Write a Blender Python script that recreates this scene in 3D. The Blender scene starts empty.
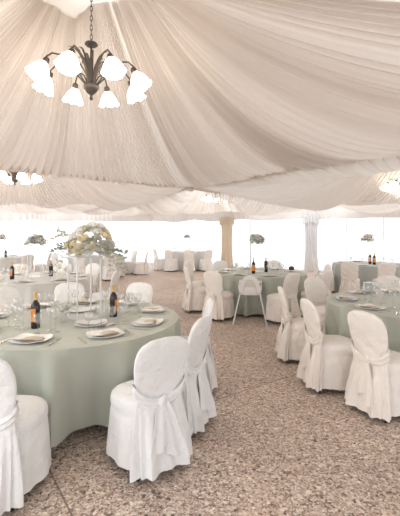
import bpy, bmesh, math, random
import numpy as np
from mathutils import Vector, Matrix
random.seed(7); rng = np.random.RandomState(7)
PI = math.pi
scn = bpy.context.scene
COL = scn.collection
F, H, HZ = 380.0, 1.60, 233.0          # focal length in pixels, eye height, horizon row
TT = 0.76                               # table top height

# ------------------------------------------------------------------ materials
def mat(name, col, rough=0.7, bump=None, metal=0.0, emit=None, trans=0.0, sheen=0.0, var=None, spec=0.3):
    m = bpy.data.materials.new(name); m.use_nodes = True
    nt = m.node_tree; N = nt.nodes; L = nt.links
    b = N['Principled BSDF']; out = N['Material Output']
    b.inputs['Base Color'].default_value = (*col, 1); b.inputs['Roughness'].default_value = rough
    b.inputs['Metallic'].default_value = metal
    b.inputs['Specular IOR Level'].default_value = spec
    if sheen: b.inputs['Sheen Weight'].default_value = sheen
    tc = N.new('ShaderNodeTexCoord')
    if var:
        n = N.new('ShaderNodeTexNoise'); n.inputs['Scale'].default_value = var[0]; n.inputs['Detail'].default_value = 4
        r = N.new('ShaderNodeValToRGB')
        r.color_ramp.elements[0].position = 0.3; r.color_ramp.elements[1].position = 0.7
        r.color_ramp.elements[0].color = (*[c * (1 - var[1]) for c in col], 1)
        r.color_ramp.elements[1].color = (*[min(1, c * (1 + var[1])) for c in col], 1)
        L.new(tc.outputs['Object'], n.inputs['Vector']); L.new(n.outputs['Fac'], r.inputs['Fac'])
        L.new(r.outputs['Color'], b.inputs['Base Color'])
    if bump:
        n = N.new('ShaderNodeTexNoise'); n.inputs['Scale'].default_value = bump[0]; n.inputs['Detail'].default_value = 3
        bp = N.new('ShaderNodeBump'); bp.inputs['Strength'].default_value = bump[1]; bp.inputs['Distance'].default_value = bump[2] if len(bump) > 2 else 0.02
        L.new(tc.outputs['Object'], n.inputs['Vector']); L.new(n.outputs['Fac'], bp.inputs['Height']); L.new(bp.outputs['Normal'], b.inputs['Normal'])
    if emit:
        b.inputs['Emission Color'].default_value = (*emit[0], 1); b.inputs['Emission Strength'].default_value = emit[1]
    if trans:
        t = N.new('ShaderNodeBsdfTranslucent'); t.inputs['Color'].default_value = (*col, 1)
        mx = N.new('ShaderNodeMixShader'); mx.inputs['Fac'].default_value = trans
        L.new(b.outputs[0], mx.inputs[1]); L.new(t.outputs[0], mx.inputs[2]); L.new(mx.outputs[0], out.inputs['Surface'])
    return m

def glassmat(name, tint, gloss, milk=0.0):
    m = bpy.data.materials.new(name); m.use_nodes = True
    nt = m.node_tree; N = nt.nodes; L = nt.links; N.remove(N['Principled BSDF'])
    t = N.new('ShaderNodeBsdfTransparent'); t.inputs['Color'].default_value = (*tint, 1)
    g = N.new('ShaderNodeBsdfGlossy'); g.inputs['Roughness'].default_value = 0.05
    lw = N.new('ShaderNodeLayerWeight'); lw.inputs['Blend'].default_value = gloss
    mx = N.new('ShaderNodeMixShader')
    L.new(lw.outputs['Facing'], mx.inputs['Fac']); L.new(t.outputs[0], mx.inputs[1]); L.new(g.outputs[0], mx.inputs[2])
    last = mx
    if milk:
        d = N.new('ShaderNodeBsdfDiffuse'); d.inputs['Color'].default_value = (.95, .95, .95, 1)
        m2 = N.new('ShaderNodeMixShader'); m2.inputs['Fac'].default_value = milk
        L.new(mx.outputs[0], m2.inputs[1]); L.new(d.outputs[0], m2.inputs[2]); last = m2
    L.new(last.outputs[0], N['Material Output'].inputs['Surface'])
    return m

def floor_mat():
    m = bpy.data.materials.new('pebble_terrazzo'); m.use_nodes = True
    nt = m.node_tree; N = nt.nodes; L = nt.links; b = N['Principled BSDF']
    tc = N.new('ShaderNodeTexCoord')
    def vor(scale, stops):
        v = N.new('ShaderNodeTexVoronoi'); v.inputs['Scale'].default_value = scale
        L.new(tc.outputs['Object'], v.inputs['Vector'])
        s = N.new('ShaderNodeSeparateColor'); L.new(v.outputs['Color'], s.inputs[0])
        r = N.new('ShaderNodeValToRGB'); r.color_ramp.interpolation = 'LINEAR'
        e = r.color_ramp.elements
        while len(e) < len(stops): e.new(0.5)
        for k, (p, c) in enumerate(stops): e[k].position = p; e[k].color = (*c, 1)
        L.new(s.outputs[0], r.inputs['Fac'])
        return v, r
    st = [(0.0, (.11, .075, .06)), (.16, (.29, .21, .175)), (.5, (.57, .445, .365)), (.75, (.70, .575, .485)), (1.0, (.90, .81, .72))]
    v1, r1 = vor(52, st); v2, r2 = vor(105, st)
    n = N.new('ShaderNodeTexNoise'); n.inputs['Scale'].default_value = 22; n.inputs['Detail'].default_value = 2
    L.new(tc.outputs['Object'], n.inputs['Vector'])
    st2 = N.new('ShaderNodeMapRange'); st2.inputs['From Min'].default_value = .42; st2.inputs['From Max'].default_value = .58
    L.new(n.outputs['Fac'], st2.inputs['Value'])
    mx = N.new('ShaderNodeMix'); mx.data_type = 'RGBA'
    L.new(st2.outputs['Result'], mx.inputs['Factor']); L.new(r1.outputs['Color'], mx.inputs['A']); L.new(r2.outputs['Color'], mx.inputs['B'])
    # broad patches
    n2 = N.new('ShaderNodeTexNoise'); n2.inputs['Scale'].default_value = 0.7; n2.inputs['Detail'].default_value = 4
    L.new(tc.outputs['Object'], n2.inputs['Vector'])
    mr = N.new('ShaderNodeMapRange'); mr.inputs['From Min'].default_value = .3; mr.inputs['From Max'].default_value = .7
    mr.inputs['To Min'].default_value = .84; mr.inputs['To Max'].default_value = 1.12
    L.new(n2.outputs['Fac'], mr.inputs['Value'])
    mul = N.new('ShaderNodeMix'); mul.data_type = 'RGBA'; mul.blend_type = 'MULTIPLY'; mul.inputs['Factor'].default_value = 1
    L.new(mx.outputs['Result'], mul.inputs['A']); L.new(mr.outputs['Result'], mul.inputs['B'])
    # slab joints: lines at a fixed spacing in a rotated frame
    mp = N.new('ShaderNodeMapping'); mp.inputs['Rotation'].default_value = (0, 0, math.radians(-35)); mp.inputs['Location'].default_value = (-.64, 1.5, 0)
    L.new(tc.outputs['Object'], mp.inputs['Vector'])
    sx = N.new('ShaderNodeSeparateXYZ'); L.new(mp.outputs['Vector'], sx.inputs[0])
    def joint(sock):
        a = N.new('ShaderNodeMath'); a.operation = 'PINGPONG'; a.inputs[1].default_value = 2.2; L.new(sock, a.inputs[0])
        c = N.new('ShaderNodeMath'); c.operation = 'LESS_THAN'; c.inputs[1].default_value = 0.006; L.new(a.outputs[0], c.inputs[0])
        return c
    j1, j2 = joint(sx.outputs['X']), joint(sx.outputs['Y'])
    mxj = N.new('ShaderNodeMath'); mxj.operation = 'MAXIMUM'; L.new(j1.outputs[0], mxj.inputs[0]); L.new(j2.outputs[0], mxj.inputs[1])
    hf = N.new('ShaderNodeMath'); hf.operation = 'MULTIPLY'; hf.inputs[1].default_value = .7; L.new(mxj.outputs[0], hf.inputs[0])
    fin = N.new('ShaderNodeMix'); fin.data_type = 'RGBA'; L.new(hf.outputs[0], fin.inputs['Factor'])
    L.new(mul.outputs['Result'], fin.inputs['A']); fin.inputs['B'].default_value = (.12, .08, .06, 1)
    L.new(fin.outputs['Result'], b.inputs['Base Color'])
    b.inputs['Roughness'].default_value = .5; b.inputs['Specular IOR Level'].default_value = .4
    bp = N.new('ShaderNodeBump'); bp.inputs['Strength'].default_value = .35; bp.inputs['Distance'].default_value = .01
    L.new(v1.outputs['Distance'], bp.inputs['Height']); L.new(bp.outputs['Normal'], b.inputs['Normal'])
    return m

M = dict(
    white=mat('white_chair_cotton', (.86, .865, .87), .85, (11, .9, .03), sheen=.2),
    warmlit=mat('warmlit_chair_cotton', (.89, .835, .785), .85, (11, .9, .03), sheen=.2),  # white chair cotton with the tint of warm light put into its colour
    pale=mat('hazed_chair_cotton', (.92, .905, .89), .85, (11, .9, .03), sheen=.2),  # distance haze put into the colour of the farther white chairs
    sage=mat('sage_linen', (.475, .50, .435), .85, (6, .3, .02), sheen=.3, var=(3, .04)),
    teal=mat('teal_grey_linen', (.46, .495, .475), .85, (6, .2, .02), sheen=.3),
    greige=mat('hazed_greige_linen', (.67, .665, .64), .85, (6, .2, .02), sheen=.3),  # greige cloth, its colour lightened to stand for haze over farther tables
    drape=mat('ceiling_voile', (.85, .79, .74), .9, (60, .12, .01), trans=.2),
    drape_far=mat('brightened_ceiling_voile', (.87, .815, .765), .9, (60, .12, .01), trans=.45),  # distant bays brightened by a lighter, more translucent copy of the ceiling voile
    drape_white=mat('white_voile', (.90, .88, .86), .9, (30, .2, .01), trans=.25),
    pelmet=mat('pelmet_voile', (.85, .81, .77), .9, (20, .2, .02), trans=.08),
    curtain_beige=mat('beige_curtain', (.86, .77, .65), .85, (20, .2, .01), trans=.4),
    curtain_white=mat('white_curtain', (.85, .83, .83), .85, (20, .2, .01), trans=.25),
    floor=floor_mat(),
    outside=mat('pale_pavement', (.86, .90, .93), .8, var=(2, .06)),
    frame=mat('white_frame_vinyl', (.92, .92, .92), .5, trans=.7),
    pane=glassmat('clear_vinyl', (.97, .98, 1.0), .06),
    glass=glassmat('drinking_glass', (.98, .98, .975), .13, .09),
    acrylic=glassmat('acrylic_rod', (.97, .97, .98), .35, .6),
    china=mat('white_china', (.88, .88, .87), .22, spec=.5),
    napkin=mat('beige_napkin', (.62, .55, .45), .9, (60, .2, .005)),
    card=mat('white_card', (.90, .89, .86), .7),
    cardgrey=mat('grey_print', (.42, .45, .42), .7),
    steel=mat('steel', (.62, .60, .57), .25, metal=1.0),
    foot=mat('dark_foot', (.03, .025, .022), .5),
    bottle=mat('dark_bottle_glass', (.018, .014, .012), .12, spec=.6),
    orange=mat('orange_label', (.80, .30, .07), .6, var=(60, .1)),
    blacklabel=mat('black_label', (.03, .025, .025), .6),
    gold=mat('gold_foil', (.72, .50, .22), .4, metal=.3),
    iron=mat('bronze_iron', (.10, .085, .075), .5, metal=.5),
    shade=mat('lit_tulip_glass', (.95, .93, .88), .4, emit=((1.0, .90, .76), 10.0)),
    rose_cream=mat('cream_rose', (.92, .86, .70), .7, trans=.2),
    rose_white=mat('white_rose', (.92, .91, .87), .7, trans=.2),
    rose_peach=mat('pale_yellow_rose', (.93, .86, .68), .7, trans=.2),
    leaf=mat('eucalyptus_leaf', (.49, .49, .42), .65, var=(20, .2)),
    leaf_dark=mat('dark_leaf', (.38, .40, .33), .65, var=(20, .2)),
    plastic=mat('white_plastic', (.87, .86, .83), .35, spec=.5),
    plastic_in=mat('cream_plastic', (.74, .70, .65), .4),
    legmetal=mat('grey_leg_metal', (.66, .65, .63), .35, metal=.6),
    black=mat('black_plastic', (.03, .03, .035), .4),
)

# ------------------------------------------------------------------ mesh helpers
class MB:
    def __init__(s): s.v = []; s.f = []
    def grid(s, P, closed_u=False, closed_v=False):
        """P[i][j]: rows of points."""
        P = [[tuple(p) for p in r] for r in P]
        o = len(s.v); nu, nv = len(P), len(P[0])
        for r in P: s.v.extend(r)
        for i in range(nu if closed_u else nu - 1):
            for j in range(nv if closed_v else nv - 1):
                a = o + i * nv + j; b = o + i * nv + (j + 1) % nv
                c = o + ((i + 1) % nu) * nv + (j + 1) % nv; d = o + ((i + 1) % nu) * nv + j
                s.f.append((a, b, c, d))
        return s
    def fan(s, ring, c):
        o = len(s.v); s.v.extend([tuple(p) for p in ring]); s.v.append(tuple(c)); n = len(ring)
        for i in range(n): s.f.append((o + i, o + (i + 1) % n, o + n))
        return s
    def poly(s, pts):
        o = len(s.v); s.v.extend([tuple(p) for p in pts]); s.f.append(tuple(range(o, o + len(pts)))); return s
    def prism(s, pts, d):
        """pts: 3-D outline; d: extrusion vector."""
        o = len(s.v); n = len(pts); d = Vector(d)
        s.v.extend([tuple(p) for p in pts]); s.v.extend([tuple(Vector(p) + d) for p in pts])
        s.f.append(tuple(range(o + n - 1, o - 1, -1))); s.f.append(tuple(range(o + n, o + 2 * n)))
        for i in range(n): s.f.append((o + i, o + (i + 1) % n, o + n + (i + 1) % n, o + n + i))
        return s
    def box(s, c, h):
        x, y, z = c; a, b, e = h
        return s.prism([(x - a, y - b, z - e), (x + a, y - b, z - e), (x + a, y + b, z - e), (x - a, y + b, z - e)], (0, 0, 2 * e))
    def tube(s, path, r, n=8, cap=True):
        path = [Vector(p) for p in path]; R = r if isinstance(r, (list, tuple)) else [r] * len(path)
        rings = []; up = Vector((0, 0, 1))
        for i, p in enumerate(path):
            t = (path[min(i + 1, len(path) - 1)] - path[max(i - 1, 0)]).normalized()
            a = t.cross(up)
            if a.length < 1e-3: a = t.cross(Vector((1, 0, 0)))
            a.normalize(); b = t.cross(a)
            rings.append([p + (a * math.cos(2 * PI * k / n) + b * math.sin(2 * PI * k / n)) * R[i] for k in range(n)])
        s.grid(rings, closed_v=True)
        if cap: s.fan(rings[0], path[0]); s.fan(rings[-1], path[-1])
        return s
    def lathe(s, prof, n=24, c=(0, 0, 0)):
        rings = [[(c[0] + r * math.cos(2 * PI * k / n), c[1] + r * math.sin(2 * PI * k / n), c[2] + z) for k in range(n)] for r, z in prof]
        return s.grid(rings, closed_v=True)
    def xform(s, m):
        s.v = [tuple(m @ Vector(p)) for p in s.v]; return s
    def build(s, name, m, parent=None, smooth=True, weld=True, loc=None):
        me = bpy.data.meshes.new(name); me.from_pydata(s.v, [], s.f); 
        bm = bmesh.new(); bm.from_mesh(me)
        if weld: bmesh.ops.remove_doubles(bm, verts=bm.verts, dist=1e-5)
        bmesh.ops.recalc_face_normals(bm, faces=bm.faces)
        bm.to_mesh(me); bm.free()
        for p in me.polygons: p.use_smooth = smooth
        if smooth: 
            try: me.set_sharp_from_angle(angle=math.radians(55))
            except Exception: pass
        me.materials.append(m)
        o = bpy.data.objects.new(name, me); COL.objects.link(o)
        if parent is not None: o.parent = parent
        if loc is not None: o.location = loc
        return o

def tag(o, label, cat, group=None, kind=None):
    o['label'] = label; o['category'] = cat
    if group: o['group'] = group
    if kind: o['kind'] = kind
    return o
def struct(o, label, cat):
    o['kind'] = 'structure'; o['label'] = label; o['category'] = cat; return o
def thing(name, label, cat, loc=(0, 0, 0), rz=0, group=None):
    o = bpy.data.objects.new(name, None); COL.objects.link(o); o.empty_display_size = .1
    o.location = loc; o.rotation_euler = (0, 0, rz); return tag(o, label, cat, group)
def dup(root, loc, rz, label, group=None, scale=None):
    def cp(o, par):
        c = o.copy(); COL.objects.link(c)
        if par is not None: c.parent = par
        for ch in [x for x in KIDS(o)]: cp(ch, c)
        return c
    r = cp(root, None); r.location = loc; r.rotation_euler = (0, 0, rz); r['label'] = label
    if group: r['group'] = group
    if scale: r.scale = scale
    return r
def KIDS(o): return list(o.children)

class Proto:
    """first use places the original, later uses copy it and its parts"""
    def __init__(s, root): s.root = root; s.used = False
    def put(s, loc, rz, label, group=None, scale=None):
        if not s.used:
            s.used = True; r = s.root; r.location = loc; r.rotation_euler = (0, 0, rz); r['label'] = label
            if group: r['group'] = group
            if scale: r.scale = scale
            return r
        r = dup(s.root, loc, rz, label, group, scale or (1, 1, 1)); return r

def interp(x, xs, ys): return float(np.interp(x, xs, ys))
def sup(a, n):     # superellipse direction
    c, s_ = math.cos(a), math.sin(a)
    return (math.copysign(abs(c) ** (2 / n), c), math.copysign(abs(s_) ** (2 / n), s_))

# ------------------------------------------------------------------ camera, world, render-independent settings
cam = bpy.data.cameras.new('camera'); co = bpy.data.objects.new('camera', cam); COL.objects.link(co)
cam.sensor_fit = 'HORIZONTAL'; cam.sensor_width = 36; cam.lens = F / 400 * 36
co.location = (0, 0, H); co.rotation_euler = (PI / 2, 0, 0)
cam.shift_y = -(258 - HZ) / 400
cam.clip_end = 200
scn.camera = co
scn.view_settings.view_transform = 'Standard'
scn.view_settings.exposure = 0.12
w = bpy.data.worlds.new('daylight'); scn.world = w; w.use_nodes = True
w.node_tree.nodes['Background'].inputs['Color'].default_value = (.96, .98, 1.0, 1)
_n = w.node_tree.nodes; _l = w.node_tree.links
_tc = _n.new('ShaderNodeTexCoord'); _sx = _n.new('ShaderNodeSeparateXYZ'); _l.new(_tc.outputs['Generated'], _sx.inputs[0])
_mr = _n.new('ShaderNodeMapRange'); _mr.inputs['From Min'].default_value = -.8; _mr.inputs['From Max'].default_value = .8
_mr.inputs['To Min'].default_value = 2.7; _mr.inputs['To Max'].default_value = 1.0
_l.new(_sx.outputs['X'], _mr.inputs['Value']); _l.new(_mr.outputs['Result'], _n['Background'].inputs['Strength'])
scn.cycles.max_bounces = 10; scn.cycles.transparent_max_bounces = 24; scn.cycles.diffuse_bounces = 5
scn.cycles.sample_clamp_indirect = 6
scn.cycles.caustics_reflective = False; scn.cycles.caustics_refractive = False

# ------------------------------------------------------------------ floor, outside ground
CN = Vector((-.2, 8.26, 0)); U = Vector((-.53, .85, 0)) * 5.41; V = Vector((.69, .72, 0)) * 6.56
WALL = [(-13.0, 17.2), (-2.5, 19.8), (9.5, 13.4)]
mb = MB(); mb.prism([(-13, -3, -.06), (9.5, -3, -.06)] + [(x, y, -.06) for x, y in WALL[::-1]], (0, 0, .06))
struct(mb.build('floor', M['floor'], smooth=False), 'pinkish brown speckled pebble terrazzo floor with thin slab joints', 'floor')
mb = MB().poly([(-60, -60, -.08), (60, -60, -.08), (60, 70, -.08), (-60, 70, -.08)])
struct(mb.build('ground_outside', M['outside'], smooth=False), 'pale bluish paving outside the glass wall', 'ground')

# ------------------------------------------------------------------ glass walls
wn = 0
def wall_run(p, q, n, side):
    global wn
    p, q = Vector((*p, 0)), Vector((*q, 0)); d = (q - p); ln = d.length; d.normalize()
    rz = math.atan2(d.y, d.x); w_ = ln / n
    for k in range(n):
        wn += 1
        o = bpy.data.objects.new('window_%d' % wn, None); COL.objects.link(o)
        o.location = p + d * (w_ * (k + .5)); o.rotation_euler = (0, 0, rz)
        struct(o, 'tall clear pane in the white framed glass wall', 'window')
        f = MB()
        for x in (-w_ / 2, w_ / 2): f.box((x, 0, 1.2), (.018, .02, 1.2))
        f.box((0, 0, .03), (w_ / 2, .035, .03)); f.box((0, 0, 2.37), (w_ / 2, .035, .03))
        f.build('frame', M['frame'], o, smooth=False)
        MB().poly([(-w_ / 2, 0, .05), (w_ / 2, 0, .05), (w_ / 2, 0, 2.36), (-w_ / 2, 0, 2.36)]).build('pane', M['pane'], o, smooth=False)
    # gathered voile pelmet along the top
    rows = []
    ns = int(ln * 40)
    for zi in range(9):
        t = zi / 8; row = []
        for j in range(ns + 1):
            s = j / ns * ln
            z0 = 2.22 - .07 * abs(math.sin(PI * s / 2.6)) + .02 * math.sin(s * 2.9)
            z = z0 + (3.6 - z0) * t
            y = -.12 - .9 * t * (1 - t) * .5 + .012 * math.sin(s * 23 + 4 * math.sin(s * 2.3)) * (1 + math.sin(s * 1.7)) - .05 * math.sin(PI * t) * math.sin(s * 4)
            pt = p + d * s + Vector((d.y, -d.x, 0)) * (-y if False else abs(y))
            row.append((pt.x, pt.y, z))
        rows.append(row)
    struct(MB().grid(rows).build('trim_%d' % (90 + wn), M['pelmet']), 'gathered white voile along the top of the glass wall, ' + side, 'drapery')
wall_run(WALL[0], WALL[1], 7, 'behind the distant tables')
wall_run(WALL[1], WALL[2], 10, 'between and beyond the two curtains')

def on_wall(px, off):       # point on the right wall run at picture column px, moved inward
    a, b = WALL[1], WALL[2]; k = (px - 200) / F
    # x = k*y ; line a + t(b-a)
    t = (k * a[1] - a[0]) / ((b[0] - a[0]) - k * (b[1] - a[1]))
    d = Vector((b[0] - a[0], b[1] - a[1], 0)).normalized(); nrm = Vector((d.y, -d.x, 0))
    return Vector((a[0] + t * (b[0] - a[0]), a[1] + t * (b[1] - a[1]), 0)) + nrm * off, math.atan2(d.y, d.x)
def curtain(px, wd, m, label):
    c, rz = on_wall(px, .2)
    root = thing('curtain', label, 'curtain', c, rz, 'tied-back curtains on the glass wall')
    rows = []
    for zi in range(25):
        t = zi / 24; z = .01 + 2.3 * t
        sq = .55 + .45 * abs(t - .35) ** .5 * 1.3 if False else .92 + .08 * math.cos(t * 6)
        rows.append([(wd / 2 * sq * math.cos(a) * (1 + .06 * math.sin(a * 9 + t)), .09 * math.sin(a) * (1 + .35 * math.sin(a * 17 + 2 * math.sin(t * 3))), z) for a in [2 * PI * j / 120 for j in range(120)]])
    MB().grid(rows, closed_v=True).build('panel', m, root)
    rows = []
    for zi in range(8):
        t = zi / 7; z = 2.0 + .34 * t
        rows.append([((wd / 2 * 1.1 + .04 * (1 - t)) * math.cos(a) + .02 * math.sin(13 * a), (.12 + .03 * (1 - t)) * math.sin(a) * (1 + .2 * math.sin(a * 21)), z + .04 * math.sin(3 * a) * (1 - t)) for a in [2 * PI * j / 120 for j in range(120)]])
    MB().grid(rows, closed_v=True).build('ruffle', m, root)
curtain(228.5, .60, M['curtain_beige'], 'beige pleated curtain with a ruffled top against the glass wall')
curtain(312, .56, M['curtain_white'], 'white pleated curtain against the glass wall')

# ------------------------------------------------------------------ draped ceiling
def noise1(n, seed, scale):
    r = np.random.RandomState(seed); k = r.rand(int(scale) + 4)
    x = np.linspace(0, scale, n); i = x.astype(int); f = x - i; f = f * f * (3 - 2 * f)
    return k[i] * (1 - f) + k[i + 1] * f - .5
def face(c0, c1, apex, E, zt, ring, sag, pleats, amp, big, nbig, seed, esag=.10, nt=26, power=1.35):
    ns = pleats * 6 + 1; r = np.random.RandomState(seed)
    s = np.linspace(0, 1, ns); ph = np.cumsum(.6 + .8 * r.rand(ns)); ph = ph / ph[-1] * pleats * 2 * PI
    mod = .55 + .9 * (noise1(ns, seed + 1, pleats / 2) + .5) * .9
    prof = (np.abs(np.sin(ph / 2)) * 2 - 1.2) * mod + .6 * noise1(ns, seed + 2, pleats * 1.7)
    bigp = noise1(ns, seed + 3, nbig) * 2
    c0 = np.array(c0); c1 = np.array(c1); ap = np.array(apex)
    e = c0[None, :] * (1 - s)[:, None] + c1[None, :] * s[:, None]
    dirs = e - ap; a0 = math.atan2(c0[1] - ap[1], c0[0] - ap[0]); a1 = math.atan2(c1[1] - ap[1], c1[0] - ap[0])
    if a1 - a0 > PI: a1 -= 2 * PI
    if a0 - a1 > PI: a1 += 2 * PI
    an = a0 + (a1 - a0) * s
    top = ap[None, :2] + ring * np.stack([np.cos(an), np.sin(an)], 1)
    t = np.linspace(0, 1, nt)[:, None]
    X = e[None, :, 0] * (1 - t) + top[None, :, 0] * t
    Y = e[None, :, 1] * (1 - t) + top[None, :, 1] * t
    ez = E - esag * 4 * s * (1 - s)
    Z = ez[None, :] + (zt - ez[None, :]) * t ** power - 4 * (t * (1 - t)) * (min(.2, sag) + (sag - min(.2, sag)) * 4 * s * (1 - s))[None, :]
    P = np.stack([X, Y, Z], 2)
    du = np.gradient(P, axis=1); dv = np.gradient(P, axis=0)
    Nn = np.cross(du, dv); Nn /= np.linalg.norm(Nn, axis=2, keepdims=True) + 1e-9
    Nn *= np.where(Nn[:, :, 2:3] > 0, -1, 1)
    env = np.sin(np.clip(t * 1.25, 0, 1) * PI / 2) * (1 - .55 * t)
    D = amp * (.45 + .55 * (1 - t)) * prof[None, :] + big * bigp[None, :] * np.sin(PI * np.clip(t, 0, 1)) ** .7
    edge = np.clip(np.minimum(s, 1 - s) * 14, 0, 1)
    P = P + Nn * (D * edge[None, :])[:, :, None]
    return P.tolist()
def bay(no, a, b, c, d, label, E=2.6, zt=4.05, ring=.42, sag=.45, amp=.045, pleats=46, big=.12, esag=.05, seed=1, apex=None, nt=26, split=False, mt='drape'):
    ap = apex or tuple((a + b + c + d) / 4)
    m = MB(); k = [a, b, c, d]
    for i in range(4):
        if split and i == 0:      # two overlapping swags: a steep inner one and a deeper sweeping outer one
            p, q = k[0], k[1]; e0 = E - .05 * 4 * .36 * .64
            m.grid(face(tuple(p), tuple(p.lerp(q, .50)), ap, E, zt, ring, sag, 34, amp, big * .6, 4, seed * 11 + 40, esag=.013, nt=nt))
            m.grid(face(tuple(p.lerp(q, .34)), tuple(q), ap, E - .03, zt - .02, ring * 1.25, sag * 1.9, 44, amp * 1.15, big * 1.2, 7, seed * 11 + 41, esag=.03, nt=nt, power=1.0))
            continue
        m.grid(face(tuple(k[i]), tuple(k[(i + 1) % 4]), ap, E, zt, ring, sag[i] if isinstance(sag, list) else sag, pleats, amp, big, 7, seed * 11 + i, esag=esag, nt=nt))
    o = m.build('ceiling' if no == 0 else 'ceiling_%d' % no, M[mt], weld=False)
    return struct(o, label, 'ceiling')
c00 = CN; AP = Vector((-1.03, 3.6, 0))
bay(0, c00, c00 - 1.6 * U, c00 - 1.6 * U - V, c00 - V, split=True, label='pleated cream voile tent ceiling fanning down from the large chandelier', seed=3, apex=tuple(AP), pleats=52, nt=34, big=.13, amp=.062, sag=.28, esag=.05)
bay(1, c00, c00 + U, c00 + U - V, c00 - V, 'pleated cream voile ceiling over the chandelier cut by the left edge', seed=5, sag=[.75, .6, .45, .04])
bay(2, c00, c00 + V, c00 + V - 1.6 * U, c00 - 1.6 * U, 'pleated cream voile ceiling over the chandelier cut by the right edge', seed=8, sag=[.75, .6, .45, .45])
bay(3, c00, c00 + U, c00 + U + V, c00 + V, 'pleated cream voile ceiling above the middle tables', seed=12, mt='drape_far', sag=[.75, .6, .6, .75])
bay(4, c00 + U, c00 + 2 * U, c00 + 2 * U - V, c00 + U - V, 'far pleated voile ceiling above the tables on the left', seed=15, pleats=50, mt='drape_far')
bay(5, c00 + U, c00 + 2 * U, c00 + 2 * U + V, c00 + U + V, 'far pleated voile ceiling in front of the glass wall', seed=17, pleats=50, mt='drape_far')
bay(6, c00 + V, c00 + 2 * V, c00 + 2 * V - 1.6 * U, c00 + V - 1.6 * U, 'far pleated voile ceiling above the teal grey table', seed=21, pleats=50, mt='drape_far')
# ruffled strips that hide the beams between the bays
tn = 0
def ruffle(p, q, E=2.6, esag=.05, label=''):
    global tn; tn += 1
    p, q = Vector(p), Vector(q); d = q - p; ln = d.length; d.normalize(); nr = Vector((d.y, -d.x, 0))
    ns = int(ln * 34); rows = []
    nz = noise1(ns + 1, tn * 5, ln * 3)
    prof = [(-.11, .05), (-.085, .0), (-.04, -.03), (0, -.012), (.04, -.03), (.085, .0), (.11, .05)]
    for k, (u, z) in enumerate(prof):
        row = []
        for j in range(ns + 1):
            s = j / ns; wv = math.sin(j * 1.9 + 1.3 * math.sin(j * .31)) * (.012 + .004 * k % 3)
            zz = E - esag * 4 * s * (1 - s) + z * (1 + nz[j]) + wv * (1 if k % 2 else .4)
            pt = p + d * (ln * s) + nr * (u * (1 + nz[j] * .8) + wv)
            row.append((pt.x, pt.y, zz))
        rows.append(row)
    struct(MB().grid(rows).build('trim_%d' % tn, M['drape']), label, 'drapery')
RL = 'ruffled cream strip along a roof beam '
for p, q, l in [(c00, c00 - 1.6 * U, 'running from the middle junction towards the right edge'), (c00, c00 - V, 'running from the middle junction towards the left edge'),
                (c00, c00 + U, 'running from the middle junction towards the glass wall on the left'), (c00, c00 + V, 'running from the middle junction towards the white curtain'),
                (c00 + U, c00 + U - V, 'over the far tables on the left'), (c00 + U, c00 + U + V, 'in front of the beige curtain'),
                (c00 + V, c00 + U + V, 'in front of the white curtain'), (c00 + V, c00 + V - U, 'over the teal grey table'), (c00 + U, c00 + 2 * U, 'reaching the far glass wall')]:
    ruffle(p, q, label=RL + l)
# junction tuft
m = MB(); m.lathe([(.0, -.06), (.05, -.05), (.07, -.01), (.05, .04), (.02, .08)], 16, (CN.x, CN.y, 2.56))
struct(m.build('trim_20', M['drape']), 'small gathered knot where the four ruffled strips meet', 'drapery')
# white gathered bunch around the chandelier's hanging point
rows = []
for i in range(15):
    t = i / 14; ph = t * PI * .62
    row = []
    for j in range(260):
        a = 2 * PI * j / 260
        lump = 1 + .10 * math.sin(a * 5 + 1) + .07 * math.sin(a * 9 + 2) + .035 * math.sin(a * 31 + 3 * math.sin(a * 4))
        r = math.sin(ph) ** .8 if ph < PI / 2 else 1 - .12 * (ph - PI / 2)
        z = 3.86 + .20 * t + .06 * (lump - 1) * 4 * math.sin(ph) * (1 if t < .9 else .5) - .10 * math.exp(-((t - .55) / .25) ** 2) * (.6 + .4 * math.sin(a * 7))
        row.append((-1.60 + .72 * r * lump * math.cos(a), 3.62 + .50 * r * lump * math.sin(a), z))
    rows.append(row)
tag(MB().grid(rows, closed_v=True).build('gathered_voile', M['drape_white']), 'billowing white voile bunched around the top of the near chandelier', 'drapery')

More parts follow.
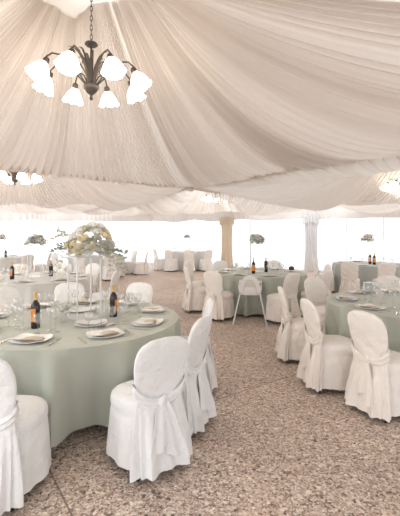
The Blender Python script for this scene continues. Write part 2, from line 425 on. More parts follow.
# ------------------------------------------------------------------ chandelier
def make_chandelier():
    # origin on the axis at the height of the shade ring
    root = thing('chandelier', '', 'chandelier')
    ch = MB()
    for k in range(10):
        z = .33 + k * .045; ax = (1, 0) if k % 2 else (0, 1)
        ch.tube([(ax[0] * .011 * math.cos(a), ax[1] * .011 * math.cos(a), z + .028 * math.sin(a)) for a in [2 * PI * j / 10 for j in range(11)]], .0035, 5, cap=False)
    ch.build('chain', M['iron'], root)
    MB().lathe([(0, .335), (.02, .333), (.055, .318), (.062, .305), (.05, .292), (.015, .285), (0, .283)], 20).build('canopy_disc', M['iron'], root)
    MB().lathe([(.008, .30), (.012, .20), (.016, .10), (.012, .0), (.02, -.04), (.03, -.08)], 12).build('column', M['iron'], root)
    MB().lathe([(.03, -.05), (.06, -.065), (.075, -.09), (.07, -.115), (.045, -.15), (.02, -.17), (.012, -.185), (.018, -.20), (.012, -.22), (0, -.225)], 24).build('bowl', M['iron'], root)
    lv = MB()
    r = random.Random(3)
    for k in range(22):
        a = 2 * PI * k / 22 + r.uniform(-.1, .1); up_ = k % 2; L = r.uniform(.22, .32) if up_ else r.uniform(.15, .24); out = r.uniform(.05, .19) if up_ else r.uniform(.20, .34); wd = r.uniform(.012, .019)
        side = Vector((-math.sin(a), math.cos(a), 0)); rowa, rowb, rowc = [], [], []
        for i in range(9):
            t = i / 8; rr = .03 + out * t ** 1.5; z = -.07 + L * (math.sin(t * 2.1)) * .95
            c = Vector((rr * math.cos(a), rr * math.sin(a), z)); wdt = wd * math.sin(PI * min(1, t * .93 + .07)) ** .7
            rowa.append(c - side * wdt); rowb.append(c + Vector((0, 0, -.003))); rowc.append(c + side * wdt)
        lv.grid([rowa, rowb, rowc])
    lv.build('leaf_cluster', M['iron'], root)
    arm = None
    for k in range(8):
        a = 2 * PI * k / 8 + .33
        ca, sa = math.cos(a), math.sin(a)
        pts = [(.04, -.09), (.10, -.02), (.18, .07), (.27, .125), (.36, .12), (.41, .075), (.425, .045)]
        # smooth path
        path = []
        for i in range(25):
            t = i / 24 * (len(pts) - 1); j = min(int(t), len(pts) - 2); f = t - j; f2 = f * f * (3 - 2 * f) * .35 + f * .65
            path.append(((pts[j][0] * (1 - f2) + pts[j + 1][0] * f2), 0, pts[j][1] * (1 - f2) + pts[j + 1][1] * f2))
        if arm is None:
            arm = MB().tube(path, .0075, 7).build('arm', M['iron'], root)
            cup = MB().lathe([(0, .06), (.022, .055), (.03, .03), (.026, .008), (0, .0)], 14).build('cup', M['iron'], arm)
            cup.location = (.425, 0, .01); cup.rotation_euler = (0, math.radians(-22), 0)
            n = 36; rows = []
            for i in range(11):
                t = i / 10
                rr = .024 + .062 * math.sin(min(1, t * 1.25) * PI / 2) ** .9 + .012 * max(0, t - .75) * 4
                row = []
                for j in range(n):
                    b = 2 * PI * j / n; fl = 1 + .12 * t ** 4 * math.cos(6 * b)
                    row.append((rr * fl * math.cos(b), rr * fl * math.sin(b), -.145 * t + .012 * t ** 4 * math.cos(6 * b)))
                rows.append(row)
            sh = MB().grid(rows, closed_v=True)
            sh.fan(rows[0], (0, 0, .002))
            sh = sh.build('tulip_shade', M['shade'], arm); sh.location = (.432, 0, .018); sh.rotation_euler = (0, math.radians(-22), 0)
            arm.rotation_euler = (0, 0, a)
        else:
            c = arm.copy(); COL.objects.link(c); c.parent = root; c.rotation_euler = (0, 0, a)
            for s_ in list(arm.children):
                d = s_.copy(); COL.objects.link(d); d.parent = c
    return root
CH = Proto(make_chandelier())
CG = 'bronze chandeliers with lit tulip shades'
CH.put((AP.x, AP.y, 3.08), .34, 'large bronze leafy chandelier with eight lit tulip shades hanging in front', CG)
CH.put((-3.95, 8.1, 2.84), .4, 'chandelier cut by the left edge of the photo, above the far tables', CG)
CH.put((4.92, 9.05, 2.76), .2, 'chandelier cut by the right edge of the photo, above the teal grey table', CG)
CH.put((.62, 12.9, 2.82), .5, 'distant chandelier mostly hidden by drapes above the middle tables', CG)

# ------------------------------------------------------------------ chairs
ZB = [.03, .15, .30, .45, .52, .60, .70, .78, .84, .88, .905, .918]
WB = [.222, .215, .20, .182, .176, .184, .202, .207, .195, .165, .11, .0]
YB = [-.255, -.245, -.228, -.215, -.213, -.222, -.242, -.262, -.278, -.288, -.294, -.297]
TB = [.075, .065, .05, .036, .032, .032, .034, .036, .036, .033, .024, .0]
def back_at(z): return interp(z, ZB, WB), interp(z, ZB, YB), interp(z, ZB, TB)
def make_chair(mkey, nm, seed):
    m = M[mkey]; root = thing(nm, '', 'chair'); r = random.Random(seed)
    # seat cushion and skirt
    n = 72; rows = []
    spec = [(.02, .505), (.4, .502), (.7, .494), (.88, .480), (.97, .460), (1.0, .435), (1.0, .40), (.975, .385), (.975, .378), (1.0, .36), (1.03, .30), (1.06, .20), (1.085, .12), (1.10, .055)]
    for (k, z) in spec:
        row = []
        for j in range(n):
            a = 2 * PI * j / n; x, y = sup(a, 2.6)
            drop = max(0, (.38 - z) / .34)
            rip = 1 + min(1, drop * 1.3) * (.028 * math.sin(7 * a + seed + .6 * math.sin(2 * a)) + .022 * math.sin(13 * a + 1.7 * seed)) + (.008 * math.sin(31 * a) if .33 < z < .40 else 0)
            row.append((.218 * k * rip * x, .005 + .222 * k * rip * y, z + (0 if z > .05 else .008 * math.sin(5 * a))))
        rows.append(row)
    MB().grid(rows, closed_v=True).fan(rows[0], (0, .005, .506)).build('seat', m, root)
    # back cover
    zs = [.05 + (.905 - .05) * i / 30 for i in range(31)] + [.911, .9155, .918]
    rows = []
    for z in zs:
        wd, yc, t = back_at(z); row = []
        low = max(0, (.5 - z) / .5)
        for j in range(n):
            a = 2 * PI * j / n; x, y = sup(a, 2.6)
            rip = min(1, low * 1.4) * (.020 * math.sin(6 * a + seed) + .016 * math.sin(13 * a + 2 * seed))
            crease = .004 * math.sin(z * 40 + 5 * x + seed) * (1 - low) * (1 if z < .75 else .3)
            slit = -.0
            row.append((wd * x + rip * x, yc + t * y + rip * (1 if y > 0 else 1.0) * y + crease * (y < -.1), z))
        rows.append(row)
    MB().grid(rows, closed_v=True).build('backrest', m, root)
    # sash, knot and two tails
    rows = []
    for i in range(7):
        v = i / 6; row = []
        for j in range(n):
            a = 2 * PI * j / n; x, y = sup(a, 2.6)
            bk = max(0, -math.sin(a)) ** 1.5
            z = .575 - .095 * bk + (v - .5) * (.105 - .045 * bk) 
            wd, yc, t = back_at(z); g = .010 + .008 * math.sin(v * PI) + .005 * math.sin(v * 14 + 2 * a)
            row.append(((wd + g) * x, yc + (t + g) * y, z))
        rows.append(row)
    sash = MB().grid(rows, closed_v=True).build('sash', m, root)
    rows = []
    for i in range(9):
        ph = PI * i / 8
        rows.append([(.034 * math.sin(ph) * math.cos(b) * (1 + .1 * math.sin(3 * b)), -.262 + .022 * math.sin(ph) * math.sin(b), .482 + .042 * math.cos(ph) + .006 * math.cos(b)) for b in [2 * PI * j / 16 for j in range(16)]])
    MB().grid(rows, closed_v=True).build('knot', m, sash)
    for sgn, ln, lean in ((-1, .30, -.05), (1, .36, .075)):
        ra, rb = [], []; P = []
        for i in range(15):
            t = i / 14; z = .485 - ln * t; wd, yc, tt = back_at(max(z, .05))
            w_ = .026 + .050 * t ** .7; cx = lean * t ** .8 + sgn * .004
            y0 = yc - tt - .018 - .008 * math.sin(t * 5 + sgn)
            row = []
            for j in range(7):
                u = j / 6 * 2 - 1
                row.append((cx + w_ * u, y0 - .016 * math.cos(u * 5 + sgn) * (.4 + .6 * t) , z - (.03 * u * sgn if i == 14 else 0)))
            P.append(row)
        t_ = MB().grid(P)
        back = [[(x, y + .006, z) for x, y, z in rw] for rw in P]; t_.grid(back)
        t_.grid([[a_[0] for a_ in P], [a_[0] for a_ in back]]); t_.grid([[a_[-1] for a_ in P], [a_[-1] for a_ in back]]); t_.grid([P[-1], back[-1]])
        t_.build('sash_tail', m, sash)
    for sx in (-1, 1):
        for y in (-.222, .17):
            MB().tube([(sx * .165, y, 0), (sx * .163, y, .10), (sx * .16, y, .30)], [.013, .014, .014], 8).build('leg', M['foot'], root)
    return Proto(root)
CW = make_chair('white', 'covered_chair', 1); CI = make_chair('warmlit', 'covered_chair', 2); CP = make_chair('pale', 'covered_chair', 3)
gA = 'white covered chairs round the table with cream roses'
gB = 'ivory covered chairs round the table with the framed card'
gC = 'ivory covered chairs round the table beside the highchair'
gD = 'ivory covered chairs round the teal grey table'
gF = 'pale covered chairs round the table behind the cream roses'
gG = 'distant white chairs past the cream roses'
gE = 'distant white chairs at the table before the glass wall'
gH = 'distant white chairs at the left edge table'
GT = dict(A=(-1.24, 3.74, 1.03), B=(2.62, 4.55, 1.05), C=(1.24, 8.1, 1.0), D=(4.68, 10.4, 1.0), E=(-.55, 17.0, 1.0), F=(-3.1, 7.2, 1.03), G=(-3.8, 14.0, 1.0), H=(-6.9, 13.2, 1.0))
def chair(proto, x, y, f, label, group, tuck=.28):
    cx, cy, R_ = GT[{gA: 'A', gB: 'B', gC: 'C', gD: 'D', gF: 'F', gG: 'G', gE: 'E', gH: 'H'}[group]]
    d = math.hypot(x - cx, y - cy); lo = R_ + tuck
    if d < lo: x, y = cx + (x - cx) * lo / d, cy + (y - cy) * lo / d
    proto.put((x, y, 0), math.atan2(-f[0], f[1]), label, group)
chair(CW, -.42, 2.75, (-.60, .80), 'white covered chair seen from behind, crossed sash, in the front centre', gA)
chair(CW, -1.225, 2.44, (.10, 1), 'white covered chair cut by the photo corner, plump round seat, near the cream rose table', gA)
chair(CW, -.24, 3.22, (-.92, .40), 'white covered chair in side view right behind the chair with the crossed sash', gA, .07)
chair(CW, -.23, 3.92, (-1, -.05), 'second white covered chair in side view, farther back along the cream rose table', gA, .05)
chair(CP, -.93, 4.95, (-.3, -.95), 'pale rounded chair back beyond the dark bottle on the cream rose table', gA)
chair(CP, -1.72, 5.0, (.30, -.95), 'pale rounded chair back behind the flower stand rods', gA)
chair(CP, -2.28, 4.62, (.75, -.66), 'pale rounded chair back beyond the orange-labelled bottle, at the left edge', gA)
chair(CI, 1.70, 3.45, (.91, .42), 'ivory covered chair with a front-facing tied bow, at the right edge', gB)
chair(CI, 1.40, 3.98, (1, .10), 'ivory covered chair in side view with wide skirted seat, left of the bow chair', gB)
chair(CI, 1.40, 4.80, (1, -.1), 'ivory covered chair in side view just behind the wide skirted seat', gB)
chair(CI, 1.98, 5.55, (.45, -.85), 'ivory chair back peeping over the rear left of the framed card table', gB)
chair(CI, 2.95, 5.75, (-.2, -1), 'ivory chair back at the rear of the framed card table', gB)
chair(CI, .44, 7.2, (.6, .8), 'ivory covered chair with hanging sash left of the highchair', gC)
chair(CI, .07, 7.85, (1, .25), 'ivory covered chair in side view, second to the left of the highchair', gC)
chair(CI, .00, 8.75, (1, -.3), 'ivory covered chair in side view, third to the left of the highchair', gC)
chair(CI, 1.43, 6.92, (-.62, .78), 'ivory covered chair with skirted seat right of the highchair', gC)
chair(CI, 2.12, 7.25, (-.75, .65), 'ivory covered chair in side view below the white curtain', gC)
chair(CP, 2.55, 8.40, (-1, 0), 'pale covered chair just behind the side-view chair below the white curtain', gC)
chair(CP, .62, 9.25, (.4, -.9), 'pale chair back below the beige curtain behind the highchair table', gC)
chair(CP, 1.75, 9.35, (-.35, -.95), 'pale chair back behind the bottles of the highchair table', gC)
chair(CI, 3.72, 9.40, (.45, .9), 'ivory covered chair seen from behind at the left front of the teal grey table', gD)
chair(CI, 4.40, 9.15, (.10, 1), 'ivory covered chair seen from behind below the teal table bottles', gD)
chair(CI, 5.02, 9.25, (-.3, .95), 'ivory covered chair cut by the right edge in front of the teal grey table', gD)
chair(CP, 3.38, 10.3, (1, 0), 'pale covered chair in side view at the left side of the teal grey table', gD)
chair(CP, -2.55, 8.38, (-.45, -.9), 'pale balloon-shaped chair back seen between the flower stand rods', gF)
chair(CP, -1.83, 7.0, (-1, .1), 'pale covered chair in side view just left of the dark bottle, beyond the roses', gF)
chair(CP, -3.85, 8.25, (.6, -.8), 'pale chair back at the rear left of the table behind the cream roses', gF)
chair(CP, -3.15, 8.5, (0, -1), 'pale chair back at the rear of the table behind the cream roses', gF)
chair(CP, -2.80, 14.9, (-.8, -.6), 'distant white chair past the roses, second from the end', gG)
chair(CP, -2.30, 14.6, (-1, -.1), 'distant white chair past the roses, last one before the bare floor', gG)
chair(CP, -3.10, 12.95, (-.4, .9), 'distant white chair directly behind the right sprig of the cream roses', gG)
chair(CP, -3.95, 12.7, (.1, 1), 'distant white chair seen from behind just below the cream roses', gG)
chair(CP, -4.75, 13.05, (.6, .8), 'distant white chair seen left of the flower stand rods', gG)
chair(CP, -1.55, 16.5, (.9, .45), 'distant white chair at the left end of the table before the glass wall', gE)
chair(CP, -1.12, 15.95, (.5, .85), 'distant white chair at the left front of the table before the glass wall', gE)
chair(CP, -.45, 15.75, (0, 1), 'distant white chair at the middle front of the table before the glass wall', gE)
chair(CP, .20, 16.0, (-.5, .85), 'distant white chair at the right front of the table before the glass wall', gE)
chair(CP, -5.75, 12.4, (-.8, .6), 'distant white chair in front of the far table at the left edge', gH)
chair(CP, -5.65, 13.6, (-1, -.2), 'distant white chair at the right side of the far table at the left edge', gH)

# ------------------------------------------------------------------ tables and cloths
def cloth(cx, cy, R, m, label, seed, hem=.09, pull=.02, folds=15, amp=.045, group=None):
    n = 240; rows = []; r = random.Random(seed); ph = [r.uniform(0, 6.28) for _ in range(4)]
    for k, z in [(.02, 0), (.5, 0), (.9, 0), (.985, 0)]:
        rows.append([(R * k * math.cos(2 * PI * j / n), R * k * math.sin(2 * PI * j / n), TT + .004) for j in range(n)])
    rows.append([(R * .998 * math.cos(2 * PI * j / n), R * .998 * math.sin(2 * PI * j / n), TT) for j in range(n)])
    for i in range(1, 19):
        t = i / 18; z0 = TT - .008 - (TT - hem) * t; row = []
        for j in range(n):
            a = 2 * PI * j / n
            fw = math.sin(folds * a + ph[0] + 1.3 * math.sin(3 * a + ph[1]))
            fw = ((1 + fw) / 2) ** 3 * 2 - .7
            dr = amp * t ** .6 * (fw + .45 * math.sin(7 * a + ph[2])) - pull * t
            row.append(((R + .004 + dr) * math.cos(a), (R + .004 + dr) * math.sin(a), z0 + .018 * t * math.sin(4 * a + ph[3])))
        rows.append(row)
    o = MB().grid(rows, closed_v=True).fan(rows[0], (0, 0, TT + .004)).build('tablecloth', m, loc=(cx, cy, 0))
    return tag(o, label, 'tablecloth', group)
def round_table(cx, cy, R, label):
    root = thing('round_table', label, 'table', (cx, cy, 0), .3, 'folding tables under the cloths')
    MB().lathe([(0, TT - .035), (R - .07, TT - .035), (R - .05, TT - .028), (R - .048, TT - .012), (R - .058, TT - .004), (0, TT - .004)], 64).build('tabletop', M['plastic'], root)
    for k in range(4):
        a = k * PI / 2 + PI / 4; MB().tube([(.66 * R * math.cos(a), .66 * R * math.sin(a), 0), (.58 * R * math.cos(a), .58 * R * math.sin(a), TT - .03)], .016, 8).build('leg', M['foot'], root)
TBL = dict(A=(-1.24, 3.74, 1.03), B=(2.62, 4.55, 1.05), C=(1.24, 8.1, 1.0), D=(4.68, 10.4, 1.0), E=(-.55, 17.0, 1.0), F=(-3.1, 7.2, 1.03), G=(-3.8, 14.0, 1.0), H=(-6.9, 13.2, 1.0))
TN = dict(A='the cream rose table', B='the framed card table', C='the highchair table', D='the teal grey table',
          E='the far glass wall table', F='the table behind the roses', G='the far table past the roses', H='the far left edge table')
CL = dict(A=('sage', 'sage green floor-length cloth on the big round table with cream roses', dict(hem=.10, pull=.10, folds=14, amp=.105)),
          B=('sage', 'sage green cloth on the round table with the framed card', dict(hem=.09, pull=.08, folds=15, amp=.095)),
          C=('sage', 'sage grey cloth on the round table beside the white highchair', dict(hem=.06, folds=17, pull=.06, amp=.075)),
          D=('teal', 'teal grey cloth on the round table under the bottles with orange labels', dict(hem=.03)),
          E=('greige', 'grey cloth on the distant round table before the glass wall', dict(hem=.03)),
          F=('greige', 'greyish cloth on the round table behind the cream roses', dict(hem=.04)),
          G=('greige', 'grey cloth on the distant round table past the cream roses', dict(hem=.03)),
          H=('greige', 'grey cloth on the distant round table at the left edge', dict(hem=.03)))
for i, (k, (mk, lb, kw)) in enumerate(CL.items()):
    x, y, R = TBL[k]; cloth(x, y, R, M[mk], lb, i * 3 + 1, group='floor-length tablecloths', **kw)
    if k in 'ABC': round_table(x, y, R, 'round folding table hidden under ' + {'A': 'the cloth with cream roses', 'B': 'the cloth with the framed card', 'C': 'the cloth beside the highchair'}[k])

# ------------------------------------------------------------------ tableware
def mk_plate():
    n = 64; rows = []
    for k, z in [(.02, .006), (.55, .006), (.66, .010), (.95, .019), (1.0, .020), (1.0, .016), (.7, .004), (.55, 0), (.05, 0)]:
        row = []
        for j in range(n):
            a = 2 * PI * j / n; x, y = sup(a, 2 + 1.6 * min(1, k)); cz = z + (.010 * max(0, k - .6) / .4 * abs(math.sin(2 * a)) ** 2 if k > .6 else 0)
            row.append((.145 * k * x, .125 * k * y, cz))
        rows.append(row)
    o = MB().grid(rows, closed_v=True).fan(rows[0], (0, 0, .006)).fan(rows[-1], (0, 0, 0)).build('dinner_plate', M['china']); tag(o, '', 'plate'); return Proto(o)
def mk_napkin():
    m = MB()
    for k in range(3):
        z0 = k * .006; rows = []
        for i in range(9):
            u = i / 8 * 2 - 1; rows.append([(.075 * u, (.05 - .003 * k) * v, z0 + .006 * (1 - abs(u) ** 6) * (1 - abs(v) ** 6) + .004 * math.sin(2.2 * u + k)) for v in [j / 8 * 2 - 1 for j in range(9)]])
        m.grid(rows); m.grid([[(x, y, z0 - .001) for x, y, z in r] for r in rows])
    o = m.build('folded_napkin', M['napkin']); tag(o, '', 'napkin'); return Proto(o)
def mk_card():
    rows = [[(.045 * u, .085 * v, .002 + .006 * v * v) for v in [j / 8 * 2 - 1 for j in range(9)]] for u in [-1, 0, 1]]
    m = MB().grid(rows).grid([[(x, y, z + .0015) for x, y, z in r] for r in rows]); o = m.build('menu_card', M['card']); tag(o, '', 'card'); return Proto(o)
def mk_glass(nm, h, rb, bowl):
    p = [(0, .0), (.034, .0), (.035, .003), (.010, .007), (.0045, .02), (.004, h - bowl - .01), (.008, h - bowl), (rb * .7, h - bowl * .82), (rb, h - bowl * .5), (rb * .96, h - bowl * .2), (rb * .84, h),
         (rb * .81, h), (rb * .93, h - bowl * .2), (rb * .96, h - bowl * .5), (rb * .65, h - bowl * .78), (0, h - bowl + .008)]
    o = MB().lathe(p, 20).build(nm, M['glass']); tag(o, '', 'glass'); return Proto(o)
def mk_fork():
    m = MB(); o_ = [(-.005, -.095), (.005, -.095), (.004, -.02), (.003, .03), (.011, .045), (.012, .098), (.009, .098), (.008, .055), (.004, .055), (.0035, .098), (-.0035, .098), (-.004, .055), (-.008, .055), (-.009, .098), (-.012, .098), (-.011, .045), (-.003, .03), (-.004, -.02)]
    m.prism([(x, y, .001) for x, y in o_], (0, 0, .003)); o = m.build('fork', M['steel'], smooth=False); tag(o, '', 'cutlery'); return Proto(o)
def mk_knife():
    m = MB(); o_ = [(-.006, -.11), (.006, -.11), (.0065, -.01), (.009, .0), (.009, .09), (.004, .108), (-.003, .112), (-.005, .0), (-.006, -.02)]
    m.prism([(x, y, .001) for x, y in o_], (0, 0, .003)); o = m.build('table_knife', M['steel'], smooth=False); tag(o, '', 'cutlery'); return Proto(o)
PL, NK, CD, GW, GS, FK, KN = mk_plate(), mk_napkin(), mk_card(), mk_glass('wine_glass', .20, .042, .095), mk_glass('water_goblet', .165, .040, .085), mk_fork(), mk_knife()
ZT = TT + .0045
def setting(key, ang, where, full=True, pr=.80, jit=0):
    cx, cy, R = TBL[key]; k = R / 1.03; a = math.radians(ang); tb = TN[key]
    ux, uy = math.cos(a), math.sin(a); tx, ty = -uy, ux      # outward and tangential
    P = lambda r, t, z=0: (cx + ux * r * k + tx * t, cy + uy * r * k + ty * t, ZT + z)
    rz = a + PI / 2
    e = lambda s: '%s %s %s' % (s, where, tb)
    PL.put(P(pr, 0), rz + jit, e('white squarish dinner plate'), 'dinner plates on ' + tb)
    if full:
        NK.put(P(pr + .01, .02, .0105), rz + .25, e('folded beige napkin on the plate'), 'napkins on ' + tb)
        if key in 'AB': CD.put(P(pr - .01, -.07, .022), rz - .35, e('white menu card on the plate'), 'menu cards on ' + tb)
        FK.put(P(pr + .02, .20), rz, e('steel fork beside the plate'), 'forks on ' + tb)
        KN.put(P(pr + .02, -.20), rz, e('steel knife beside the plate'), 'knives on ' + tb)
    GW.put(P(pr - .27, .07), 0, e('wine glass behind the plate'), 'wine glasses on ' + tb)
    GS.put(P(pr - .22, -.06), 0, e('water goblet behind the plate'), 'water goblets on ' + tb)
SA = [(-95, 'at the front of'), (-54, 'at the front right of'), (-18, 'at the right side of'), (24, 'at the rear right corner of'), (62, 'at the right rear of'),
      (100, 'at the centre rear of'), (138, 'at the rear left of'), (178, 'at the left side of'), (-138, 'at the front left of')]
for a, wv in SA: setting('A', a, wv, jit=random.uniform(-.1, .1))
S8 = [(-90, 'at the front of'), (-45, 'at the front right of'), (0, 'at the right side of'), (45, 'at the rear right of'), (90, 'at the rear of'), (135, 'at the rear left of'), (180, 'at the left side of'), (-135, 'at the front left of')]
SB = [(205, 'at the left side of'), (165, 'at the rear left side of'), (240, 'at the front left of'), (118, 'at the rear left of'), (82, 'at the rear of'), (278, 'at the front of')]
for a, wv in SB: setting('B', a, wv, jit=random.uniform(-.1, .1))
for key in 'CF':
    for a, wv in S8: setting(key, a + 7, wv, full=a < 0 or a == 180)
for a, wv in S8:
    if a not in (0, 45): setting('D', a + 5, wv, full=False)
for key in 'EGH':
    for a, wv in S8:
        if a in (-90, -45, -135, 0, 90, 180): setting(key, a, wv, full=False)

def plane_pt(px, py): d = (H - TT) * F / (py - HZ); return ((px - 200) / F * d, d, ZT)
# serving plates and loose cards in the middle of the near table
PL.put(plane_pt(91, 325.5), .2, 'white serving plate holding papers in front of the flower stand', 'dinner plates on ' + TN['A'])
PL.put(plane_pt(81, 311.5), .1, 'white serving plate behind the flower stand', 'dinner plates on ' + TN['A'])
x, y, z = plane_pt(90, 325.5); CD.put((x, y, z + .022), 1.3, 'white card lying across the serving plate by the flower stand', 'menu cards on ' + TN['A'], (1.5, 1.3, 1))
x, y, z = plane_pt(104, 325.0); CD.put((x, y, z + .001), 1.1, 'white card lying on the cloth right of the serving plate', 'menu cards on ' + TN['A'], (1.4, 1.1, 1))
# extra glasses in the photo's clusters
for px, py, P_, lb in [(9, 322, GS, 'water goblet left of the orange-labelled bottle, far one'), (16, 326, GW, 'tall wine glass left of the orange-labelled bottle'), (23, 330, GW, 'tall wine glass touching the orange-labelled bottle on its left'),
                   (55, 318, GS, 'water goblet between the orange-labelled bottle and the flower stand'), (51, 331, GW, 'tall wine glass in front of the flower stand, left of the cards'), (130, 312, GW, 'tall wine glass right of the dark bottle'),
                   (138, 313, GW, 'second tall wine glass right of the dark bottle'), (141, 318, GS, 'water goblet behind the right side plate of the cream rose table'), (112, 325, GS, 'water goblet in front of the dark bottle'),
                   (355, 299, GW, 'tall wine glass left of the framed card'), (383, 304, GW, 'tall wine glass right of the framed card')]:
    P_.put(plane_pt(px, py), 0, lb, 'loose glasses on the near tables')

# wine bottles
def mk_bottle(labelmat, nm, foil):
    root = thing(nm, '', 'bottle')
    MB().lathe([(0, .0), (.035, .0), (.038, .006), (.038, .19), (.034, .215), (.020, .235), (.0145, .25), (.0145, .30), (.016, .302), (.016, .312), (.0, .313)], 24).build('glass_body', M['bottle'], root)
    MB().lathe([(.0155, .245), (.0158, .30), (.0175, .303), (.0175, .315), (.0, .316)], 20).build('foil', M[foil], root)
    rows = [[(.0386 * math.cos(a), .0386 * math.sin(a), z) for a in [-PI / 2 - 1.15 + 2.3 * j / 24 for j in range(25)]] for z in (.06, .10, .14, .175)]
    MB().grid(rows).build('label', M[labelmat], root)
    return Proto(root)
BO = mk_bottle('orange', 'wine_bottle', 'gold'); BK = mk_bottle('blacklabel', 'wine_bottle', 'gold')
gW = 'wine bottles'
BO.put(plane_pt(35.5, 328.5), -.75, 'dark wine bottle with orange label and gold foil near the front left glasses', gW)
BO.put(plane_pt(113.5, 317), 1.75, 'dark wine bottle with gold foil, label turned aside, right of the flower stand', gW)
BO.put(plane_pt(12, 279.5), -.6, 'wine bottle with orange label on the table behind the cream roses', gW)
BK.put(plane_pt(51, 276.5), 0, 'dark wine bottle without bright label on the table behind the cream roses', gW)
BO.put(plane_pt(253.5, 273.8), -.1, 'wine bottle with orange label above the highchair', gW)
BK.put(plane_pt(266, 272.2), 0, 'all dark wine bottle right of the orange-labelled one above the highchair', gW)
BO.put(plane_pt(370, 264.0), -.3, 'left wine bottle with orange label on the teal grey table', gW)
BO.put(plane_pt(374.3, 264.8), .1, 'right wine bottle with orange label on the teal grey table', gW)
BK.put((-6.62, 12.95, ZT), 0, 'dark wine bottle on the far table at the left edge', gW)

# framed card on the right table
x, y, z = plane_pt(369, 293.5)
root = thing('framed_card', 'small white framed card standing among glasses on the right hand sage table', 'table sign', (x, y, z), -.35); root.scale = (1.2, 1.2, 1.2)
f = MB()
for sx in (-1, 1): f.box((sx * .054, 0, .066), (.008, .006, .066))
for zz in (.008, .124): f.box((0, 0, zz), (.06, .006, .008))
f.build('frame', M['card'], root, smooth=False)
MB().box((0, .001, .066), (.048, .003, .052)).build('picture', M['cardgrey'], root, smooth=False)
MB().prism([(-.02, .0, .0), (.02, .0, .0), (.02, .0, .07), (-.02, .0, .07)], (0, .004, 0)).build('prop', M['card'], root, smooth=False)
# black card holder at the back of the highchair table
x, y, z = plane_pt(291.5, 271)
root = thing('card_holder', 'small black box standing at the rear right of the highchair table', 'holder', (x, y, z), .3)
MB().box((0, 0, .045), (.05, .03, .045)).build('case', M['black'], root, smooth=False); MB().box((0, 0, .10), (.04, .004, .012)).build('card', M['card'], root, smooth=False)

# ------------------------------------------------------------------ flower stands and arrangements
def mk_stand():
    root = thing('flower_stand', '', 'stand')
    MB().box((0, 0, .004), (.13, .13, .004)).build('base', M['acrylic'], root, smooth=False)
    MB().box((0, 0, .60), (.13, .13, .004)).build('top_plate', M['acrylic'], root, smooth=False)
    for sx in (-1, 1):
        for sy in (-1, 1):
            MB().tube([(sx * .118, sy * .118, .006), (sx * .118, sy * .118, .60)], .009, 8).build('rod', M['acrylic'], root)
    return Proto(root)
def rose_mb(r, rnd):
    m = MB()
    for ring, (n, op, h) in enumerate([(3, .25, 1.0), (4, .5, .95), (5, .8, .8), (6, 1.1, .6)]):
        for k in range(n):
            a0 = 2 * PI * (k + ring * .37) / n; rows = []
            for i in range(6):
                v = i / 5; row = []
                for j in range(6):
                    u = j / 5 * 2 - 1; aa = a0 + u * (PI / n) * 1.25
                    rr = r * (.15 + (op - .15) * math.sin(v * 1.35) * .82 + .05 * ring * v) ; z = r * (h * v * 1.0 - .10 * u * u * v - (.22 * max(0, v - .7) * op))
                    row.append((rr * math.cos(aa), rr * math.sin(aa), z - .35 * r))
                rows.append(row)
            m.grid(rows)
    m.lathe([(0, -.45 * r), (.35 * r, -.38 * r), (.5 * r, -.2 * r), (.3 * r, 0)], 10)
    return m
def sprig_mb(L, rnd, leafw=.017, droop=.3):
    m = MB(); pts = []
    for i in range(9):
        t = i / 8; pts.append((L * t, .02 * math.sin(3 * t), -droop * L * t * t + .15 * L * t))
    m.tube(pts, .0018, 4)
    for i in range(2, 17):
        t = i / 16; j = min(int(t * 8), 7); f = t * 8 - j
        p = Vector(pts[j]).lerp(Vector(pts[j + 1]), f); sgn = 1 if i % 2 else -1
        d = Vector((.5, sgn * rnd.uniform(.6, 1), rnd.uniform(-.4, .6))).normalized(); nrm = d.cross(Vector((rnd.uniform(-.3, .3), rnd.uniform(-.3, .3), 1))).normalized()
        ln = leafw * 2.2 * rnd.uniform(.8, 1.25); w_ = leafw * rnd.uniform(.8, 1.1)
        m.poly([p, p + d * ln * .3 + nrm * w_ * .8, p + d * ln * .65 + nrm * w_ * .85, p + d * ln, p + d * ln * .65 - nrm * w_ * .85, p + d * ln * .3 - nrm * w_ * .8])
    return m
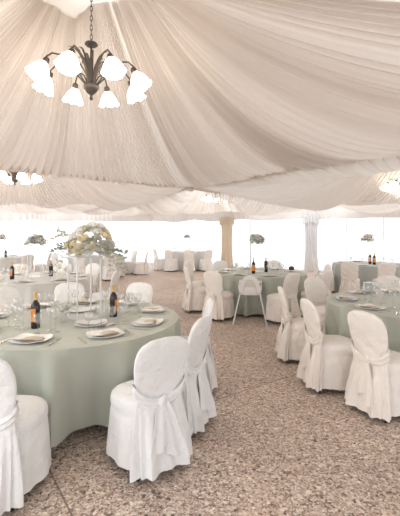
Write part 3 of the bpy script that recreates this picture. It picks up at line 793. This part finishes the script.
def mk_bouquet(seed, nrose, rx, rz_, cream, nspr, leafw=.019, sl=1):
    rnd = random.Random(seed); root = thing('flower_arrangement', '', 'flowers')
    protos = {}
    for mk in dict.fromkeys(cream): protos[mk] = rose_mb(1.0, rnd).build('rose', M[mk], root)
    first = dict.fromkeys(cream, True)
    for k in range(nrose):
        mk = cream[k % len(cream)]
        u = (k + .5) / nrose; a = k * 2.39996; el = 1.0 - 1.05 * u
        rad = math.sqrt(max(0, 1 - max(el, -.1) ** 2)); 
        p = (rx * .82 * rad * math.cos(a) + rnd.uniform(-.02, .02), rx * .75 * rad * math.sin(a), .05 + rz_ * max(el, -.05) + rnd.uniform(-.02, .02))
        if k % 4 == 3: p = (p[0] * .45, p[1] * .45, .02 + .3 * p[2])
        o = protos[mk]
        if first[mk]: first[mk] = False
        else: o = o.copy(); COL.objects.link(o); o.parent = root
        o.location = p; s = rnd.uniform(.043, .064); o.scale = (s, s, s)
        nd = Vector((p[0] / rx, p[1] / rx, .35 + p[2] / rz_ * .6)).normalized(); o.rotation_euler = nd.to_track_quat('Z', 'Y').to_euler()
    sp = [sprig_mb(.24, rnd, leafw, .9).build('leafy_sprig', M['leaf'], root), sprig_mb(.20, rnd, leafw, .4).build('leafy_sprig', M['leaf_dark'], root)]
    for k in range(nspr):
        o = sp[k % 2]
        if k >= 2: o = o.copy(); COL.objects.link(o); o.parent = root
        a = k * 2.39996 + .4; el = rnd.uniform(-.25, .85); b = rx * rnd.uniform(.35, .75)
        o.location = (b * math.cos(a), b * math.sin(a), .04 + max(0, el) * rz_ * .7); o.rotation_euler = (rnd.uniform(-.5, .5), -el * .9, a)
        s = rnd.uniform(.8, 1.2) * sl; o.scale = (s, s, s)
    return Proto(root)
ST = mk_stand()
BQ = mk_bouquet(4, 52, .25, .26, ['rose_white', 'rose_cream', 'rose_white', 'rose_peach', 'rose_white'], 22)
BF = mk_bouquet(9, 24, .17, .15, ['rose_white'], 26, .018, .6)
gS = 'clear flower stands'; gL = 'flower arrangements'
sx, sy = -1.15, 3.78
ST.put((sx, sy, ZT), .68, 'clear four-rod flower stand carrying the cream roses', gS)
BQ.put((sx + .06, sy, ZT + .605), .3, 'big arrangement of cream and white roses with grey-green leaves on a tall stand', gL)
for key, lb, sc, dx in [('C', 'behind the orange-labelled bottle at the highchair table', 1, .2), ('F', 'on the table behind the cream roses', 1, 0), ('D', 'on the teal grey table', .95, 0), ('E', 'on the far table before the glass wall', .85, .1), ('G', 'on the far table past the cream roses', .85, 0), ('H', 'on the far table at the left edge', .9, 0)]:
    x, y, R = TBL[key]
    ST.put((x - .05 + dx * .2, y + .1, ZT), .2, 'clear flower stand ' + lb, gS, (.75 if key in 'DE' else 1, .75 if key in 'DE' else 1, 1))
    BF.put((x - .05 + dx * .2, y + .1, ZT + .605), x, 'white flowers with green leaves on a stand ' + lb, gL, (sc * 1.1, sc * 1.1, sc))
# low posy on the near table
BP = mk_bouquet(15, 8, .12, .10, ['rose_white'], 8, .022, .5)
root = thing('posy_vase', 'small glass vase with white posy left of the flower stand', 'vase', plane_pt(64, 322))
MB().lathe([(0, 0), (.03, 0), (.034, .03), (.024, .07), (.03, .085), (.027, .085), (.02, .07), (.03, .03), (.026, .006), (0, .006)], 18).build('vase_glass', M['glass'], root)
x, y, z = plane_pt(64, 322)
BP.put((x, y, z + .085), 0, 'small white posy in the glass vase left of the flower stand', gL, (.5, .5, .5))

# ------------------------------------------------------------------ highchair
root = thing('highchair', 'white plastic highchair with arched back and splayed grey legs', 'highchair', (.90, 6.82, 0), math.atan2(-.15, .98))
rows = []
for z, k in [(.50, .80), (.505, .95), (.53, 1.0), (.60, 1.03), (.64, 1.05), (.645, 1.0), (.63, .97), (.53, .92), (.52, .8)]:
    rows.append([(.185 * k * sup(2 * PI * j / 40, 3)[0], .02 + .165 * k * sup(2 * PI * j / 40, 3)[1], z) for j in range(40)])
MB().grid(rows, closed_v=True).fan(rows[0], (0, .02, .50)).fan(rows[-1], (0, .02, .52)).build('seat', M['plastic'], root)
def arch(w0, w1, z0, z1, n=26):
    pts = []
    for i in range(n + 1):
        a = PI * i / n; c, s_ = sup(a, 2.5); pts.append((c * (w0 + (w1 - w0) * max(0, s_)), z0 + (z1 - z0) * max(0, s_)))
    return pts
outer = arch(.195, .165, .56, .86); inner = arch(.125, .10, .56, .79)
yb = lambda z: -.15 - (z - .56) * .18
rows = []
for off, dy in [(0, .0), (.0, .024)]: pass
front = [(x, yb(z) + .03, z) for x, z in outer]; back = [(x, yb(z), z) for x, z in outer]
fi = [(x, yb(z) + .03, z) for x, z in inner]; bi = [(x, yb(z), z) for x, z in inner]
m = MB(); m.grid([back, front, fi, bi], closed_u=True); m.build('back_arch', M['plastic'], root)
m = MB(); m.poly([(x, yb(z) + .018, z) for x, z in inner]); m.build('back_panel', M['plastic_in'], root)
MB().box((0, .25, .70), (.21, .11, .012)).build('tray', M['plastic'], root)
for sx_ in (-1, 1):
    for y0, y1 in ((-.14, -.26), (.16, .27)):
        MB().tube([(sx_ * .29, y1, .0), (sx_ * .165, y0, .56)], .0125, 8).build('leg', M['legmetal'], root)
    MB().prism([(sx_ * .19, -.15, .60), (sx_ * .19, .25, .66), (sx_ * .19, .25, .70), (sx_ * .19, -.15, .68)], (sx_ * .014, 0, 0)).build('armrest', M['plastic'], root, smooth=False)

# ------------------------------------------------------------------ light: the tent is open and bright behind the photographer
def area(loc, rot, size, power, col):
    l = bpy.data.lights.new('area_light', 'AREA'); l.shape = 'RECTANGLE'; l.size = size[0]; l.size_y = size[1]; l.energy = power; l.color = col
    o = bpy.data.objects.new('area_light', l); COL.objects.link(o); o.location = loc; o.rotation_euler = rot; return o
